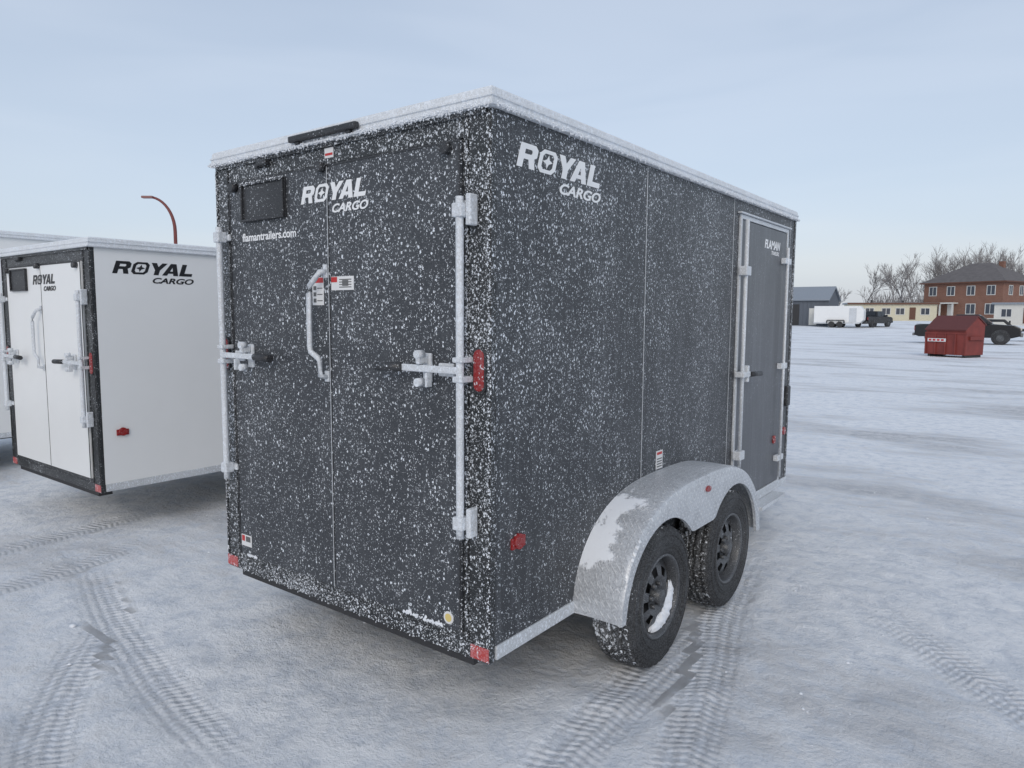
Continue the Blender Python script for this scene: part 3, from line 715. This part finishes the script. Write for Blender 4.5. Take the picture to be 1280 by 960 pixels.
boxes('overhead_door',[(-2.6,.6,-3.06,-2.99,0,2.6)],'steel',B); boxes('man_door',[(1.8,2.7,-3.06,-2.99,0,2.1)],'wsid',B)
boxes('siding_ribs',[(-4+.5*i,-3.94+.5*i,-3.03,-3.,0,3.1) for i in range(17)],'shed',B)

# ------------------------------------------------------------ bare trees
M['bark']=plain('frosted_bare_bark',(.25,.235,.23),.95,var=.3,vs=1.)
def tree(name,p,H,seed,spread=.55):
    rnd=random.Random(seed); bm=bmesh.new()
    def br(p0,d,ln,r,lv):
        n=2 if lv>2 else 3
        pts=[p0]; q=p0; dd=d.copy()
        for i in range(n):
            dd=(dd+Vector((rnd.uniform(-1,1),rnd.uniform(-1,1),rnd.uniform(-.3,.6)))*.16).normalized()
            q=q+dd*(ln/n); pts.append(q)
        addtube(bm,pts,r,3 if lv>1 else 6,cap=False,taper=r*.55)
        if lv>=5: return
        k=rnd.randint(3,4)
        for i in range(k):
            t=rnd.uniform(.35,1.) if i else 1.
            j=min(n-1,int(t*n)); s0=pts[j].lerp(pts[j+1],t*n-j)
            a=rnd.uniform(0,6.28); sp=rnd.uniform(.3,.85)*spread*1.5
            u=dd.orthogonal().normalized(); w_=dd.cross(u)
            nd=(dd+(u*math.cos(a)+w_*math.sin(a))*sp+Vector((0,0,.12))).normalized()
            br(s0,nd,ln*rnd.uniform(.6,.8),max(r*.55,.024),lv+1)
    br(Vector((0,0,-.5)),Vector((0,0,1)),H*.36,H*.018,0)
    o=fin(bm,name,None,['bark']); o.location=p; return o
TT=[(1,150,.500,11),(2,145,.530,11.5),(3,150,.562,13),(4,150,.610,14.5),(5,150,.645,16.5),(6,140,.680,15),(7,150,.712,15.5),(8,155,.74,14),(9,160,.455,7.5),(10,150,.588,13),(11,158,.662,17),(12,156,.695,16),(13,155,.546,13),(14,152,.628,16)]
for sd,dep,k,H_ in TT: tree('bare_tree',on(dep,dep*k),H_*1.04,int(sd))
rnd=random.Random(5); bm=bmesh.new()
for i in range(1100):
    k=rnd.uniform(.40,.80); dep=rnd.uniform(165,200); q=on(dep,dep*k)
    hgt_=rnd.uniform(2.5,7.5)*(1.1 if k>.5 else .5)
    for j in range(5):
        d=Vector((rnd.uniform(-.35,.35),rnd.uniform(-.35,.35),1)).normalized(); o0=q+d*hgt_*rnd.uniform(0,.45)
        addtube(bm,[o0,o0+d*hgt_*rnd.uniform(.4,.65)],.07,3,cap=False,taper=.03)
fin(bm,'distant_treeline',None,['bark'])

# ------------------------------------------------------------ world
W=bpy.data.worlds.new('World'); scene.world=W; T=NT(W)
bg=T.n['Background']; out=T.n['World Output']
el,az=math.radians(32),math.radians(150)
sky=T.new('ShaderNodeTexSky',sky_type='NISHITA'); sky.sun_disc=False; sky.sun_elevation=el; sky.sun_rotation=az; sky.dust_density=3
g=T.new('ShaderNodeTexCoord').outputs['Generated']; s=T.sep(g)
st=T.noise(T.mapping(g,(1.2,1.2,7.),(0.05,0.06,0)),1.5,3,.5,.5)
c=T.mix(T.ramp(s[2],-.02,.5),(.52,.585,.675),(.41,.475,.575))
c=T.mix(T.ramp(st,.36,.66,0,.6),c,(.53,.585,.67))
c=T.mix(T.ramp(T.M('ADD',T.M('MULTIPLY',s[2],-6.),T.M('MULTIPLY',st,1.6)),.1,.9,0,.6),c,(.64,.65,.68))
mx=T.new('ShaderNodeMix',data_type='RGBA',blend_type='ADD'); mx.inputs[0].default_value=.05; T.l.new(c,mx.inputs[6]); T.l.new(sky.outputs[0],mx.inputs[7])
T.l.new(mx.outputs[2],bg.inputs['Color']); bg.inputs['Strength'].default_value=.94
sl=bpy.data.lights.new('sun','SUN'); sl.energy=.6; sl.angle=math.radians(25); sl.color=(1,.96,.9)
so=bpy.data.objects.new('sun',sl); COL.objects.link(so)
dirv=Vector((math.sin(az)*math.cos(el),math.cos(az)*math.cos(el),math.sin(el)))
so.rotation_euler=dirv.to_track_quat('Z','Y').to_euler()
scene.view_settings.view_transform='Standard'; scene.view_settings.look='None'; scene.view_settings.exposure=0
